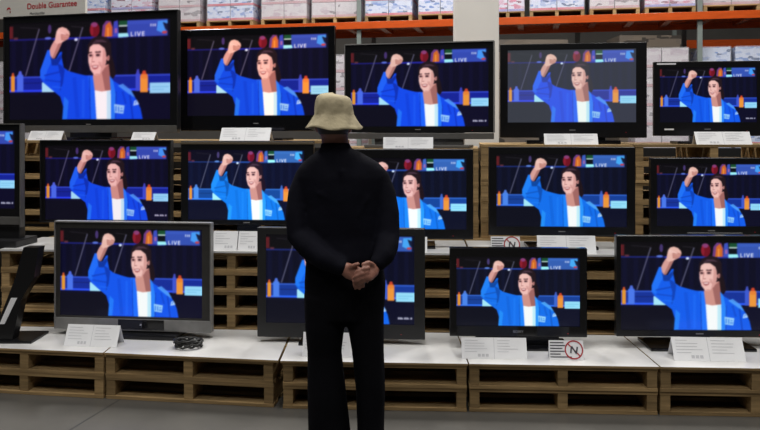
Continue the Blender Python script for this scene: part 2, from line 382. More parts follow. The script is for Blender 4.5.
    co = np.stack([gx, np.zeros_like(gx), gz], -1).reshape(-1, 3)
    idx = np.arange(nx * ny).reshape(ny, nx)
    q = np.stack([idx[1:, :-1], idx[1:, 1:], idx[:-1, 1:], idx[:-1, :-1]], -1).reshape(-1, 4)
    me = bpy.data.meshes.new('screen_picture')
    me.vertices.add(len(co)); me.vertices.foreach_set('co', co.ravel())
    me.loops.add(q.size); me.loops.foreach_set('vertex_index', q.ravel())
    me.polygons.add(len(q)); me.polygons.foreach_set('loop_start', np.arange(0, q.size, 4))
    me.update(calc_edges=True); me.validate()
    at = me.color_attributes.new('picture', 'FLOAT_COLOR', 'POINT')
    at.data.foreach_set('color', np.concatenate([l.reshape(-1, 3), np.ones((nx * ny, 1))], 1).ravel())
    return me
ART = {False: art(False), True: art(True)}
M_dummy = mat('screen_glass', (0.01, 0.01, 0.012), 0.2)
for me in ART.values(): me.materials.append(M_dummy)

def screen_mat(gain=(1, 1, 1), lift=(0, 0, 0), rough=0.25, cyan=0.0):
    m = bpy.data.materials.new('lit_screen'); m.use_nodes = True; nt = m.node_tree; b = nt.nodes['Principled BSDF']
    a = nt.nodes.new('ShaderNodeAttribute'); a.attribute_name = 'picture'
    mm = nt.nodes.new('ShaderNodeVectorMath'); mm.operation = 'MULTIPLY_ADD'
    mm.inputs[1].default_value = gain; mm.inputs[2].default_value = lift
    sc = nt.nodes.new('ShaderNodeSeparateColor'); nt.links.new(a.outputs['Color'], sc.inputs[0])   # how blue reads on this set
    sb = nt.nodes.new('ShaderNodeMath'); sb.operation = 'SUBTRACT'; sb.use_clamp = True
    nt.links.new(sc.outputs[2], sb.inputs[0]); nt.links.new(sc.outputs[0], sb.inputs[1])
    ma = nt.nodes.new('ShaderNodeMath'); ma.operation = 'MULTIPLY_ADD'; ma.inputs[1].default_value = cyan
    nt.links.new(sb.outputs[0], ma.inputs[0]); nt.links.new(sc.outputs[1], ma.inputs[2])
    cb = nt.nodes.new('ShaderNodeCombineColor'); nt.links.new(sc.outputs[0], cb.inputs[0]); nt.links.new(ma.outputs[0], cb.inputs[1]); nt.links.new(sc.outputs[2], cb.inputs[2])
    nt.links.new(cb.outputs[0], mm.inputs[0]); nt.links.new(mm.outputs[0], b.inputs['Emission Color'])
    b.inputs['Emission Strength'].default_value = 1.0
    b.inputs['Base Color'].default_value = (0.004, 0.004, 0.005, 1); b.inputs['Roughness'].default_value = rough
    b.inputs['Specular IOR Level'].default_value = 0.35
    return m

# ---------------------------------------------------------------- setting
bm = bmesh.new(); box(bm, 0, 8, -0.05, 40, 32, 0.1)
tag(obj('floor', mesh_of('floor', bm, floor_mat())), kind='structure')
M_wall = mat('far_wall_paint', (0.20, 0.185, 0.17), 0.8, var=0.12, scale=0.8)
tag(obj('wall_back', mesh_of('wall_back', bx(0, 23.9, 4.5, 40, 0.2, 9), M_wall)), kind='structure')
tag(obj('ceiling', mesh_of('ceiling', bx(0, 8, 9.1, 40, 32, 0.2), mat('ceiling_paint', (0.5, 0.5, 0.5), 0.8, var=0.05))), kind='structure')
tag(obj('pillar', mesh_of('pillar', bx(0, 0, 4.5, 0.40, 0.40, 9.0, bev=0.012), M_white), loc=(0.90, 6.98, 0), rot=(0, 0, R(-3))), kind='structure')

# ---------------------------------------------------------------- pallets
PAL = {}
def pallet_meshes(wd, dp, h):
    key = (round(wd, 3), round(dp, 3), round(h, 4))
    if key in PAL: return PAL[key]
    t = 0.020; n = max(3, int(dp / 0.135)); bd = dp / n
    bm = bmesh.new()
    for i in range(n): box(bm, 0, bd * (i + .5), h - t / 2, wd, bd * (0.98 if i == 0 else 0.8), t, bev=0.002)
    top = mesh_of('top_deck', bm, M_wood)
    bot = mesh_of('bottom_board', bx(0, 0, t / 2, wd, 0.098, t, bev=0.002), M_wood)
    bm = bmesh.new()
    box(bm, 0, dp / 2, h / 2, 0.055, dp - 0.008, h - 2 * t, bev=0.003)
    st = mesh_of('stringer', bm, M_wood)
    PAL[key] = (top, bot, st, wd); return PAL[key]
def pallet(loc, rz, wd, dp, h, label, group):
    top, bot, st, _ = pallet_meshes(wd, dp, h)
    r = thing('wooden_pallet', label, 'pallet', loc, rz, group)
    obj('top_deck', top, r)
    for y in (0.05, dp / 2, dp - 0.05): obj('bottom_board', bot, r, loc=(0, y, 0))
    for s in (-1, 0, 1): obj('stringer', st, r, loc=(s * (wd / 2 - 0.030), 0, 0))
    return r
ORD = ['topmost', 'second', 'third', 'fourth', 'fifth', 'sixth']

# front row: two pallets high, white boards on top
H1 = 0.131; TB = 0.012
def row_stack(x0, x1, yf, slope, dp, h, n, z0, name, group, gap=0.012):
    xc = (x0 + x1) / 2; wd = (x1 - x0 - gap) / math.cos(math.atan(slope)); y = yf(xc)
    for i in range(n):
        jx = rnd.uniform(-1, 1) * 0.003; jy = rnd.uniform(0, 1) * 0.012
        k = n - 1 - i
        lab = f'{ORD[k]} wooden pallet from the top in the {name}' if k else f'topmost wooden pallet of the {name}'
        pallet((xc + jx, y + jy, z0 + i * h), math.atan(slope), wd, dp, h, lab, group)
t2line = lambda x: 4.80 - 0.055 * x
left1 = lambda x: 4.205 - 0.14 * (x + 0.60)
right1 = lambda x: 4.165 - 0.05 * x
T1C = [(-2.64, -1.62, left1, -0.14, 0.44, 'low front stack at the far left'),
       (-1.62, -0.60, left1, -0.14, 0.44, 'low front stack under the silver-framed television'),
       (-0.555, 0.495, right1, -0.05, 0.55, 'low front stack behind the man'),
       (0.495, 1.545, right1, -0.05, 0.55, 'low front stack under the red-circle notice'),
       (1.545, 2.60, right1, -0.05, 0.55, 'low front stack at the far right')]
for ci, (x0, x1, yf, sl, dp, nm) in enumerate(T1C):
    row_stack(x0, x1, yf, sl, dp, H1, 2, 0.0, nm, 'wooden pallets of the low front row')
BL = ['white board on the front pallets at the far left, beside the dark slanting stand',
      'white board on the front pallets carrying the silver-framed television',
      'white board on the front pallets behind the standing man',
      'white board on the front pallets carrying the red-circle notice',
      'white board on the front pallets at the far right, past the dark seam']
for (x0, x1, yf, sl, dp, nm), lab in zip(T1C, BL):
    bm = bmesh.new(); g = 0.004
    if abs(x1 + 0.60) < .001: x1 = -0.574
    if abs(x0 + 0.555) < .001: x0 = -0.568
    pts = [(x0 + g, yf(x0) - 0.008), (x1 - g, yf(x1) - 0.008), (x1 - g, t2line(x1) - 0.012), (x0 + g, t2line(x0) - 0.012)]
    a = [bm.verts.new((x, y, 0)) for x, y in pts]; b = [bm.verts.new((x, y, TB)) for x, y in pts]
    bm.faces.new(a[::-1]); bm.faces.new(b)
    for i in range(4): bm.faces.new((a[i], a[(i + 1) % 4], b[(i + 1) % 4], b[i]))
    bm.normal_update()
    for f in bm.faces:
        if abs(f.normal.z) < .5: f.material_index = 1
    tag(obj('shelf_board', mesh_of('shelf_board', bm, [M_sheet, M_wood]), loc=(0, 0, 2 * H1)), lab, 'shelf board', 'white boards on the front pallets')
Z1 = 2 * H1 + TB

# middle row: six high from the floor
H2 = 0.129; Z2 = 6 * H2 + TB
T2C = [(-2.54, -1.50, 'middle stack behind the slanting stand'),
       (-1.50, -0.46, 'middle stack just left of the man'),
       (-0.46, 0.58, 'middle stack behind the man'),
       (0.58, 1.62, 'middle stack behind the notices'),
       (1.62, 2.66, 'middle stack at the far right')]
T2B = ['narrow white board on the middle stack at the far left', 'narrow white board under the paired price cards of the middle stack',
       'narrow white board on the middle stack behind the man', 'narrow white board under the small upper red-circle notice',
       'narrow white board on the middle stack at the far right']
for (x0, x1, nm), lab in zip(T2C, T2B):
    row_stack(x0, x1, t2line, -0.055, 1.9, H2, 6, 0.0, nm, 'wooden pallets of the middle row')
    xc = (x0 + x1) / 2
    tag(obj('shelf_board', mesh_of('shelf_board', bx(0, 0.270, TB / 2, x1 - x0 - 0.012, 0.56, TB), M_sheet), loc=(xc, t2line(xc), 6 * H2), rot=(0, 0, math.atan(-0.055))),
        lab, 'shelf board', 'white boards on the middle pallets')

# top row: on the backs of the middle row
t3line = lambda x: 5.59 - 0.12 * x
T3C = [(-3.683, -2.577, 1.497, 'top stack at the far left'), (-2.577, -1.471, 1.497, 'top stack left of the bronze-strip television'),
       (-1.471, -0.365, 1.497, 'top stack beside the hat'), (-0.365, 0.741, 1.440, 'top stack under the pillar'),
       (0.741, 1.847, 1.472, 'top stack under the washed-out television'), (1.847, 2.953, 1.475, 'top stack at the far right')]
Z3 = []
for x0, x1, zt, nm in T3C:
    h = (zt - 6 * H2) / 5
    row_stack(x0, x1, t3line, -0.12, 0.9, h, 5, 6 * H2, nm, 'wooden pallets of the top row', gap=0.016)

pa, pb = Vector((-3.75, 7.015, 0)), Vector((3.9, 6.565, 0)); pc = (pa + pb) / 2  # panel added behind the stacks so the gaps between boards go dark
tag(obj('shade_panel', mesh_of('shade_panel', bx(0, 0, 0.71, (pb - pa).length, 0.02, 1.42, bev=.003), M_dark), loc=pc, rot=(0, 0, math.atan2(pb.y - pa.y, pb.x - pa.x))),
    'dark panel added behind all the pallet stacks to blacken the gaps between their boards', 'panel')

# ---------------------------------------------------------------- televisions
def ring_mesh(name, W, z0, z1, bl, br, bt, bb, y0, y1, m):
    bm = bmesh.new(); x0, x1 = -W / 2, W / 2
    o = [(x0, z0), (x1, z0), (x1, z1), (x0, z1)]; i = [(x0 + bl, z0 + bb), (x1 - br, z0 + bb), (x1 - br, z1 - bt), (x0 + bl, z1 - bt)]
    of = [bm.verts.new((x, y0, z)) for x, z in o]; ob = [bm.verts.new((x, y1, z)) for x, z in o]
    f = [bm.verts.new((x, y0, z)) for x, z in i]; b = [bm.verts.new((x, y1, z)) for x, z in i]
    for k in range(4):
        n = (k + 1) % 4
        bm.faces.new((of[k], of[n], f[n], f[k])); bm.faces.new((f[k], f[n], b[n], b[k]))
        bm.faces.new((of[k], ob[k], ob[n], of[n])); bm.faces.new((ob[k], b[k], b[n], ob[n]))
    es = [e for e in bm.edges if all(v in of for v in e.verts)] + [e for e in bm.edges if (e.verts[0] in of and e.verts[1] in ob) or (e.verts[1] in of and e.verts[0] in ob)]
    bmesh.ops.bevel(bm, geom=es, offset=0.007, segments=3, affect='EDGES', profile=0.6)
    return mesh_of(name, bm, m)

def television(X, Y, yaw, W, ztop, zbot, bl, br, bt, bb, shelf, label, gain=(1, 1, 1), lift=(0, 0, 0), frame=None, mark=False,
               strip=None, neck=(0.16, 0.06), base=(0.46, 0.24, 0.022), basem=None, logo=None, rough=0.25, led=True, outline=None, neckm=None, cyan=0.0):
    r = thing('television', label, 'television', (X, Y, shelf), -R(yaw), 'televisions showing the same broadcast')
    frame = frame or M_black
    z0, z1 = zbot - shelf, ztop - shelf
    obj('bezel', ring_mesh('bezel', W, z0, z1, bl, br, bt, bb, 0, 0.045, frame), r)
    sw, sh = W - bl - br, z1 - z0 - bt - bb
    s = obj('screen', ART[mark], r, loc=((bl - br) / 2, 0.006, z0 + bb)); s.scale = (sw, 1, sh)
    s.material_slots[0].link = 'OBJECT'; s.material_slots[0].material = screen_mat(gain, lift, rough, cyan)
    bm = bmesh.new()                                                # back shell, tapering away
    a = [bm.verts.new((x, 0.012, z)) for x, z in ((-W / 2 + .004, z0 + .004), (W / 2 - .004, z0 + .004), (W / 2 - .004, z1 - .004), (-W / 2 + .004, z1 - .004))]
    b = [bm.verts.new((x, 0.115, z)) for x, z in ((-W * .36, z0 + .06), (W * .36, z0 + .06), (W * .36, z1 - .12), (-W * .36, z1 - .12))]
    a2 = [bm.verts.new((v.co.x, 0.05, v.co.z)) for v in a]
    bm.faces.new(a); bm.faces.new(b[::-1])
    for p, q in ((a, a2), (a2, b)):
        for k in range(4): bm.faces.new((p[k], q[k], q[(k + 1) % 4], p[(k + 1) % 4]))
    obj('back_shell', mesh_of('back_shell', bm, M_dark), r)
    if z0 > 0.03:
        bt_ = base[2]
        obj('stand_neck', mesh_of('stand_neck', bx(0, 0.07, (z0 + 0.10 + bt_ * .6) / 2, neck[0], neck[1], z0 + 0.10 - bt_ * .6, bev=0.008), neckm or basem or M_black), r)
        obj('stand_base', mesh_of('stand_base', bx(0, 0.06, bt_ / 2, base[0], base[1], bt_, bev=min(0.009, bt_ * .4)), basem or M_gloss), r)
    if strip:                                                        # speaker strip under the picture
        sm, zz0, zz1 = strip
        obj('speaker_strip', mesh_of('speaker_strip', bx(0, 0.018, z0 + (zz0 + zz1) / 2, W * 0.995, 0.05, zz1 - zz0, bev=0.005), sm), r)
    if outline:
        bm = bmesh.new(); t = 0.008
        box(bm, 0, 0.012, z1, W + .004, 0.05, t); box(bm, W / 2, 0.012, (z0 + z1) / 2, t, 0.05, z1 - z0); box(bm, -W / 2, 0.012, (z0 + z1) / 2, t * .6, 0.05, z1 - z0)
        obj('frame_edge', mesh_of('frame_edge', bm, outline), r)
    if logo:
        o = obj('logo', text_mesh('logo', logo, 0.022, M_bright, space=1.1), r, loc=(0, -0.0012, z0 + bb * 0.5), rot=(R(90), 0, 0))
    else:
        obj('maker_badge', mesh_of('maker_badge', bx(0, -0.0008, z0 + bb * 0.5, 0.045, 0.002, 0.007), M_silver), r)
    if led: obj('power_light', mesh_of('power_light', bx(W * 0.36, -0.0008, z0 + bb * 0.35, 0.008, 0.002, 0.004), M_red), r)
    return r
LC = (1.05, 1.05, 1.0)
# bottom row
television(-1.566, 4.68, 6, 1.025, 0.996, 0.315, .030, .059, .042, .082, Z1, 'television in a grey silver frame with a grey lower strip, leftmost of the bottom row', frame=mat('charcoal_plastic', (0.035, 0.033, 0.031), 0.4, var=0.1, scale=20),
           strip=(M_silver, -0.004, 0.07), base=(0.62, 0.26, 0.03), neck=(0.40, 0.08), basem=M_black, outline=M_silver, cyan=.03)
tv_b2 = television(-0.242, 4.52, 4, 1.032, 0.981, 0.307, .055, .065, .043, .088, Z1, 'dark framed television mostly hidden by the standing man\'s legs and hands', mark=True, cyan=.08, base=(0.5, 0.24, 0.018), frame=M_dark)
television(0.826, 4.42, 2, 0.818, 0.875, 0.344, .041, .044, .054, .063, Z1, 'smallest bottom-row television, behind the white price card and the red-circle notice', cyan=.11, logo='SONY',
           base=(0.60, 0.22, 0.02), neck=(0.50, 0.07), frame=M_gloss)
television(1.909, 4.42, 1, 0.987, 0.949, 0.344, .026, .030, .038, .038, Z1, 'thin framed black television at the right end of the bottom row', cyan=.05, base=(0.62, 0.25, 0.018))
# middle row
television(-2.958, 5.1, 6, 1.026, 1.621, 0.918, .059, .048, .041, .124, Z2, 'television cut off by the left edge of the photo, only its right side in view', mark=True, strip=(M_grey, 0.015, 0.07), base=(1.04, 0.26, 0.05), neck=(0.96, 0.07), basem=M_dark, outline=M_grey)
television(-1.910, 5.15, 5, 0.939, 1.506, 0.933, .029, .022, .035, .019, Z2, 'thin black framed television below the biggest one, in the middle row', mark=True, gain=(1.0, 0.9, 0.95), outline=M_dark, neck=(0.3, 0.07))
television(-0.919, 5.1, 4, 0.930, 1.504, 0.925, .052, .066, .062, .034, Z2, 'thick black framed television with a bronze top strip, left of the man\'s shoulder', gain=(1.1, 1.1, 1.1), cyan=.16, lift=(0, 0.0, 0.008))
television(0.144, 5.0, 3, 0.969, 1.450, 0.844, .061, .047, .059, .065, Z2, 'black television partly covered by the man\'s right-hand shoulder, middle row', cyan=.14, gain=(1.05, 1.05, 1.1))
television(1.217, 4.95, 3, 0.969, 1.466, 0.871, .050, .057, .047, .060, Z2, 'black framed television in the middle row directly above the small red-circle notice', cyan=.11)
television(2.203, 4.92, 2, 0.793, 1.394, 0.882, .039, .052, .037, .057, Z2, 'black television cut by the right edge, middle row, with a silver line on its foot', cyan=.05, basem=M_gloss, neck=(0.2, 0.06))
# top row
television(-2.423, 6.15, 14, 1.646, 2.544, 1.588, .047, .071, .054, .079, 1.497, 'biggest television, top left, thick black frame with a grey lower strip', strip=(M_grey, -0.03, 0.03), base=(0.55, 0.32, 0.025),
           neck=(0.40, 0.08), outline=M_dark, gain=(1.05, 0.9, 0.95))
television(-0.998, 5.95, 11.5, 1.308, 2.402, 1.572, .059, .051, .054, .123, 1.497, 'black television in the top row just left of the man\'s hat', gain=(1.25, 1.05, 0.95), frame=M_gloss, base=(0.5, 0.3, 0.02))
television(0.294, 5.75, 13, 1.174, 2.256, 1.560, .047, .043, .047, .047, 1.440, 'grey edged television in the top row in front of the white pillar', mark=True, strip=(M_grey, -0.050, -0.003), outline=M_silver,
           base=(0.82, 0.3, 0.025), neck=(0.7, 0.1), basem=M_grey)
television(1.482, 5.7, 9, 1.101, 2.249, 1.520, .060, .079, .049, .119, 1.472, 'thick black television with a washed-out greyish picture, right of the pillar', lift=(0.035, 0.040, 0.048), gain=(0.9, 0.95, 0.9), rough=0.4, base=(0.7, 0.26, 0.03), neck=(0.5, 0.08))
television(2.479, 5.6, 7, 0.781, 2.101, 1.535, .043, .036, .045, .103, 1.475, 'smallest top-row television, at the right edge under the orange rack beam', mark=True, cyan=.04, frame=M_black)
# extra parts that only one set shows
for t in [o for o in C.objects if o.get('category') == 'television']:
    lb = t['label']
    if 'bronze' in lb:
        obj('top_strip', mesh_of('top_strip', bx(0, 0.008, 1.504 - Z2 - 0.016, 0.93, 0.03, 0.014, bev=0.003), mat('bronze_trim', (0.20, 0.16, 0.11), 0.35, metal=0.6)), t)
    if 'silver line' in lb:
        obj('chrome_line', mesh_of('chrome_line', bx(0.02, -0.004, 0.882 - Z2 + 0.014, 0.36, 0.012, 0.007), M_bright), t)
    if 'orange rack beam' in lb:
        obj('sticker', mesh_of('sticker', bx(-0.30, -0.001, 2.101 - 1.475 - 0.018, 0.14, 0.002, 0.012), M_card), t)
        obj('sticker', mesh_of('sticker', bx(-0.28, -0.001, 1.535 - 1.475 + 0.05, 0.07, 0.002, 0.012), M_card), t)
    if 'grey silver frame' in lb:
        obj('control_panel', mesh_of('control_panel', bx(0.06, -0.009, 0.315 - Z1 + 0.038, 0.30, 0.004, 0.06, bev=.0015), M_gloss), t)
        obj('indicator', mesh_of('indicator', bx(0.06, -0.012, 0.315 - Z1 + 0.038, 0.012, 0.003, 0.012), M_bright), t)

# ---------------------------------------------------------------- price cards and notices
SG = {}
def price_card(X, Y, z, wd, h, yaw, lean, label, group, seed=0, half=False, text=True):
    r = thing('price_card', label, 'price card', (X, Y, z), -R(yaw), group)
    t = 0.003; rot = Matrix.Rotation(-R(lean), 3, 'X')
    hh = h / math.cos(R(lean))
    def put(bm, cx, cz, sx, sz, off, th):                            # on the leaning face
        v = rot @ Vector((cx, off, cz)); box(bm, v.x, v.y, v.z, sx, th, sz, rot=rot)
    bm = bmesh.new(); put(bm, 0, hh / 2, wd, hh, 0, t)
    obj('front_panel', mesh_of('front_panel', bm, M_card), r)
    yb = 2 * h * math.tan(R(lean))
    bm = bmesh.new(); rb = Matrix.Rotation(R(lean), 3, 'X')
    v = rb @ Vector((0, 0, hh / 2)); box(bm, v.x, v.y + yb + 0.002, v.z - 0.001, wd * .98, t * .6, hh * .99, rot=rb)
    obj('back_flap', mesh_of('back_flap', bm, M_card), r)
    if text:
        q = random.Random(seed); bm = bmesh.new(); f = -t / 2 - 0.0006
        if not half: put(bm, 0, hh / 2, 0.0025, hh, f, 0.001)
        for side in ((-1, 1) if not half else (0,)):
            cw = wd * (0.40 if not half else .8); cx0 = side * wd * .25 - cw / 2
            for k in range(5):
                lw = cw * q.uniform(.35, .95); put(bm, cx0 + lw / 2, hh * (.86 - .13 * k), lw, hh * .022, f, 0.001)
            if side <= 0:
                for k in range(3): put(bm, cx0 + cw * (.55 + .15 * k), hh * .17, cw * .11, hh * .13, f, 0.001)
        obj('printed_text', mesh_of('printed_text', bm, M_ink), r)
    return r
G = 'white price cards standing by the televisions'
price_card(-2.714, 5.98, 1.497, .298, .075, 10, 30, 'low white price card on the top stack at the far left, under the biggest television', G, 1)
price_card(-1.897, 5.90, 1.497, .20, .065, 10, 35, 'cream price card under the biggest television\'s right half', G, 2, half=True)
price_card(-1.051, 5.73, 1.497, .402, .100, 8, 30, 'white price card on the top row just left of the hat', G, 3)
price_card(0.211, 5.57, 1.440, .377, .085, 4, 20, 'white price card under the grey edged television by the pillar', G, 4)
price_card(1.410, 5.45, 1.472, .390, .080, 4, 25, 'white price card under the washed-out television', G, 5)
price_card(2.481, 5.33, 1.475, .396, .092, 2, 28, 'white price card on the bare top stack at the right, under the smallest top-row television', G, 6)
price_card(-1.030, 4.895, Z2, .165, .120, 4, 20, 'left one of two white price cards side by side, left of the man', G, 7, half=True)
price_card(-0.872, 4.885, Z2, .140, .120, 4, 20, 'right one of two white price cards side by side, left of the man', G, 8, half=True)
price_card(0.226, 4.83, Z2, .164, .092, 3, 20, 'white price card nearly hidden behind the television at the man\'s legs', G, 9, half=True)
price_card(1.205, 4.765, Z2, .374, .108, 3, 22, 'white price card on the middle row, right of the small red-circle notice', G, 10)
price_card(-1.748, 4.46, Z1, .334, .118, 6, 25, 'white price card leaning in front of the silver-framed television', G, 11)
price_card(-0.305, 4.26, Z1, .288, .130, 4, 18, 'white price card mostly hidden behind the man\'s legs', G, 12)
price_card(0.653, 4.22, Z1, .372, .110, 2, 22, 'white price card in front of the smallest bottom-row television', G, 13)
price_card(1.866, 4.18, Z1, .398, .118, 3, 28, 'white price card at the right end of the front row', G, 14)

def notice(X, Y, z, wd, h, label, bent):
    r = thing('notice_card', label, 'notice', (X, Y, z), R(-2), 'cards with a red prohibition circle')
    t = 0.003; lean = 15; rot = Matrix.Rotation(-R(lean), 3, 'X')
    def put(bm, cx, cz, sx, sz, off, th, roll=0):
        v = rot @ Vector((cx, off, cz)); box(bm, v.x, v.y, v.z, sx, th, sz, rot=rot @ Matrix.Rotation(roll, 3, 'Y'))
    bm = bmesh.new(); put(bm, 0, h / 2, wd, h, 0, t); obj('front_panel', mesh_of('front_panel', bm, M_card), r)
    rb = Matrix.Rotation(R(lean), 3, 'X'); v = rb @ Vector((0, 0, h / 2)); bm = bmesh.new()
    box(bm, v.x, v.y + 2 * h * math.sin(R(lean)) + 0.002, v.z, wd * .97, 0.002, h * .98, rot=rb); obj('back_flap', mesh_of('back_flap', bm, M_card), r)
    f = -t / 2 - 0.0006
    bm = bmesh.new()
    for k in range(6):
        lw = wd * (.40, .44, .36, .42, .30, .62)[k]; put(bm, -wd * .47 + lw / 2, h * (.88 - .145 * k), lw, h * .055, f, .001)
    obj('printed_text', mesh_of('printed_text', bm, M_inkd), r)
    cx, cz, rr = wd * .22, h * .52, h * .45
    bm = bmesh.new(); n = 40
    for k in range(n):
        a = 2 * PI * (k + .5) / n; put(bm, cx + rr * math.cos(a), cz + rr * math.sin(a), 2 * PI * rr / n * 1.15, h * .065, f - .0004, .001, roll=-(a + PI / 2))
    put(bm, cx, cz, rr * 2, h * .06, f - .0004, .001, roll=R(45))
    obj('red_circle', mesh_of('red_circle', bm, M_red), r)
    bm = bmesh.new()
    put(bm, cx - rr * .33, cz, h * .075, rr * .75, f - .001, .001, R(8)); put(bm, cx, cz, h * .07, rr * .95, f - .001, .001, R(-32)); put(bm, cx + rr * .33, cz - rr * .05, h * .075, rr * .8, f - .001, .001, R(12))
    obj('black_symbol', mesh_of('black_symbol', bm, M_inkd), r)
    return r
notice(0.810, 4.765, Z2, .187, .108, 'small upper notice with a red prohibition circle, on the middle row', 0)
notice(1.060, 4.20, Z1, .195, .108, 'lower notice with a red prohibition circle, on the front white board', 0)

# ---------------------------------------------------------------- cable coil and slanting stand at the left
bm = bmesh.new()
pts = []
for k in range(140):
    a = k / 140 * 2 * PI * 4; q = 0.068 + 0.006 * math.sin(k * .31)
    pts.append((q * 1.15 * math.cos(a), q * .8 * math.sin(a), 0.008 + 0.045 * k / 140 + 0.004 * math.sin(k * 1.7)))
tag(obj('cable_coil', (tube(bm, pts, [0.007] * len(pts), 8), mesh_of('cable_coil', bm, M_cable, True))[1], loc=(-1.150, 4.44, Z1)), 'coil of black cable lying on the white board beside the silver-framed television', 'cable')

st = thing('display_stand', 'dark slanting display stand at the far left, with a bright strip on its leg', 'stand', (-2.26, 4.58, Z1), 0)
bm = bmesh.new(); prism(bm, [(-0.13, 0.012), (0.0, 0.012), (0.055, 0.26), (0.135, 0.40), (0.165, 0.585), (0.07, 0.585), (0.02, 0.40)], -0.035, 0.045)
obj('slanting_leg', mesh_of('slanting_leg', bm, M_black), st)
bm = bmesh.new(); prism(bm, [(-0.075, 0.115), (-0.045, 0.115), (0.032, 0.275), (-0.004, 0.275)], -0.040, -0.0352)
obj('bright_strip', mesh_of('bright_strip', bm, M_card), st)
obj('foot', mesh_of('foot', bx(-0.01, 0.06, 0.008, 0.28, 0.24, 0.016, bev=0.005), M_black), st)

# ---------------------------------------------------------------- storage rack behind, with wrapped loads
DX, DY = 0.980, -0.199
RY = math.atan2(DY, DX)
def along(px):
    a = (px - 380) / FOC; return (13.145 * a + 3.5) / (DX - DY * a)
def on_rack(s, back=0.0): return (-3.5 + DX * s - DY * back, 13.145 + DY * s + DX * back)
rack = thing('storage_rack', 'tall steel storage rack with orange beams and grey posts behind the televisions', 'rack', on_rack(0) + (0,), RY)
BT = 3.41
L0, L1 = along(-60), along(820); LEN = L1 - L0
def rbox(name, s0, s1, y0, y1, z0, z1, m, bev=0.006):
    return obj(name, mesh_of(name, bx((s0 + s1) / 2, (y0 + y1) / 2, (z0 + z1) / 2, s1 - s0, y1 - y0, z1 - z0, bev), m), rack)
for zt in (BT,):
    rbox('front_beam', L0, L1, 0.0, 0.05, zt - 0.12, zt, M_orange); rbox('rear_beam', L0, L1, 1.20, 1.25, zt - 0.12, zt, M_orange)
    bm = bmesh.new(); n = 26
    for k in range(n): box(bm, L0 + LEN * (k + .5) / n, 0.625, zt - 0.05, 0.10, 1.14, 0.05)
    box(bm, (L0 + L1) / 2, 0.665, zt - 0.018, LEN, 1.05, 0.016)
    obj('deck', mesh_of('deck', bm, M_orange), rack)
for px in (-55, 358, 701, 815):
    s = along(px)
    for y in (0.055, 1.255):
        rbox('post', s - 0.036, s + 0.036, y, y + 0.07, 0, 6.5, M_post)
s = along(583); rbox('post', s - 0.045, s + 0.045, 1.34, 1.42, 0, 6.5, M_post)

def carton_mat(name, base, patch, band, scale):
    m = bpy.data.materials.new(name); m.use_nodes = True; nt = m.node_tree; b = nt.nodes['Principled BSDF']
    tc = nt.nodes.new('ShaderNodeTexCoord'); oi = nt.nodes.new('ShaderNodeObjectInfo')
    ad = nt.nodes.new('ShaderNodeVectorMath'); ad.operation = 'ADD'
    mu = nt.nodes.new('ShaderNodeMath'); mu.operation = 'MULTIPLY'; mu.inputs[1].default_value = 50
    nt.links.new(oi.outputs['Random'], mu.inputs[0]); nt.links.new(tc.outputs['Object'], ad.inputs[0]); nt.links.new(mu.outputs[0], ad.inputs[1])
    v = nt.nodes.new('ShaderNodeTexVoronoi'); v.distance = 'CHEBYCHEV'; v.inputs['Scale'].default_value = scale
    mp = nt.nodes.new('ShaderNodeMapping'); mp.inputs['Scale'].default_value = (1.0, 1.0, 2.2); nt.links.new(ad.outputs[0], mp.inputs[0]); nt.links.new(mp.outputs[0], v.inputs['Vector'])
    sx = nt.nodes.new('ShaderNodeSeparateColor'); nt.links.new(v.outputs['Color'], sx.inputs[0])
    r = nt.nodes.new('ShaderNodeValToRGB'); r.color_ramp.interpolation = 'CONSTANT'; e = r.color_ramp.elements
    e[0].color = base + (1,); e[1].position = 0.6; e[1].color = tuple((x + y) / 2 for x, y in zip(base, patch)) + (1,)
    q = e.new(0.8); q.color = patch + (1,)
    q = e.new(0.93); q.color = tuple(x * .4 for x in patch) + (1,)
    nt.links.new(sx.outputs[0], r.inputs['Fac'])
    sp = nt.nodes.new('ShaderNodeSeparateXYZ'); nt.links.new(tc.outputs['Generated'], sp.inputs[0])
    lt = nt.nodes.new('ShaderNodeMath'); lt.operation = 'LESS_THAN'; lt.inputs[1].default_value = 0.16; nt.links.new(sp.outputs['Z'], lt.inputs[0])
    mx = nt.nodes.new('ShaderNodeMix'); mx.data_type = 'RGBA'; nt.links.new(lt.outputs[0], mx.inputs['Factor'])
    nt.links.new(r.outputs['Color'], mx.inputs['A']); mx.inputs['B'].default_value = band + (1,)
    nt.links.new(mx.outputs['Result'], b.inputs['Base Color']); b.inputs['Roughness'].default_value = 0.5
    return m
CM = {'blue': carton_mat('blue_white_cartons', (0.50, 0.55, 0.70), (0.10, 0.20, 0.50), (0.50, 0.08, 0.13), 13),
      'white': carton_mat('whitish_cartons', (0.48, 0.44, 0.47), (0.38, 0.31, 0.36), (0.42, 0.22, 0.25), 8),
      'pink': carton_mat('pink_white_cartons', (0.55, 0.53, 0.64), (0.48, 0.12, 0.22), (0.22, 0.20, 0.48), 12),
      'brown': carton_mat('brown_cartons', (0.30, 0.24, 0.19), (0.24, 0.20, 0.17), (0.22, 0.18, 0.15), 3)}
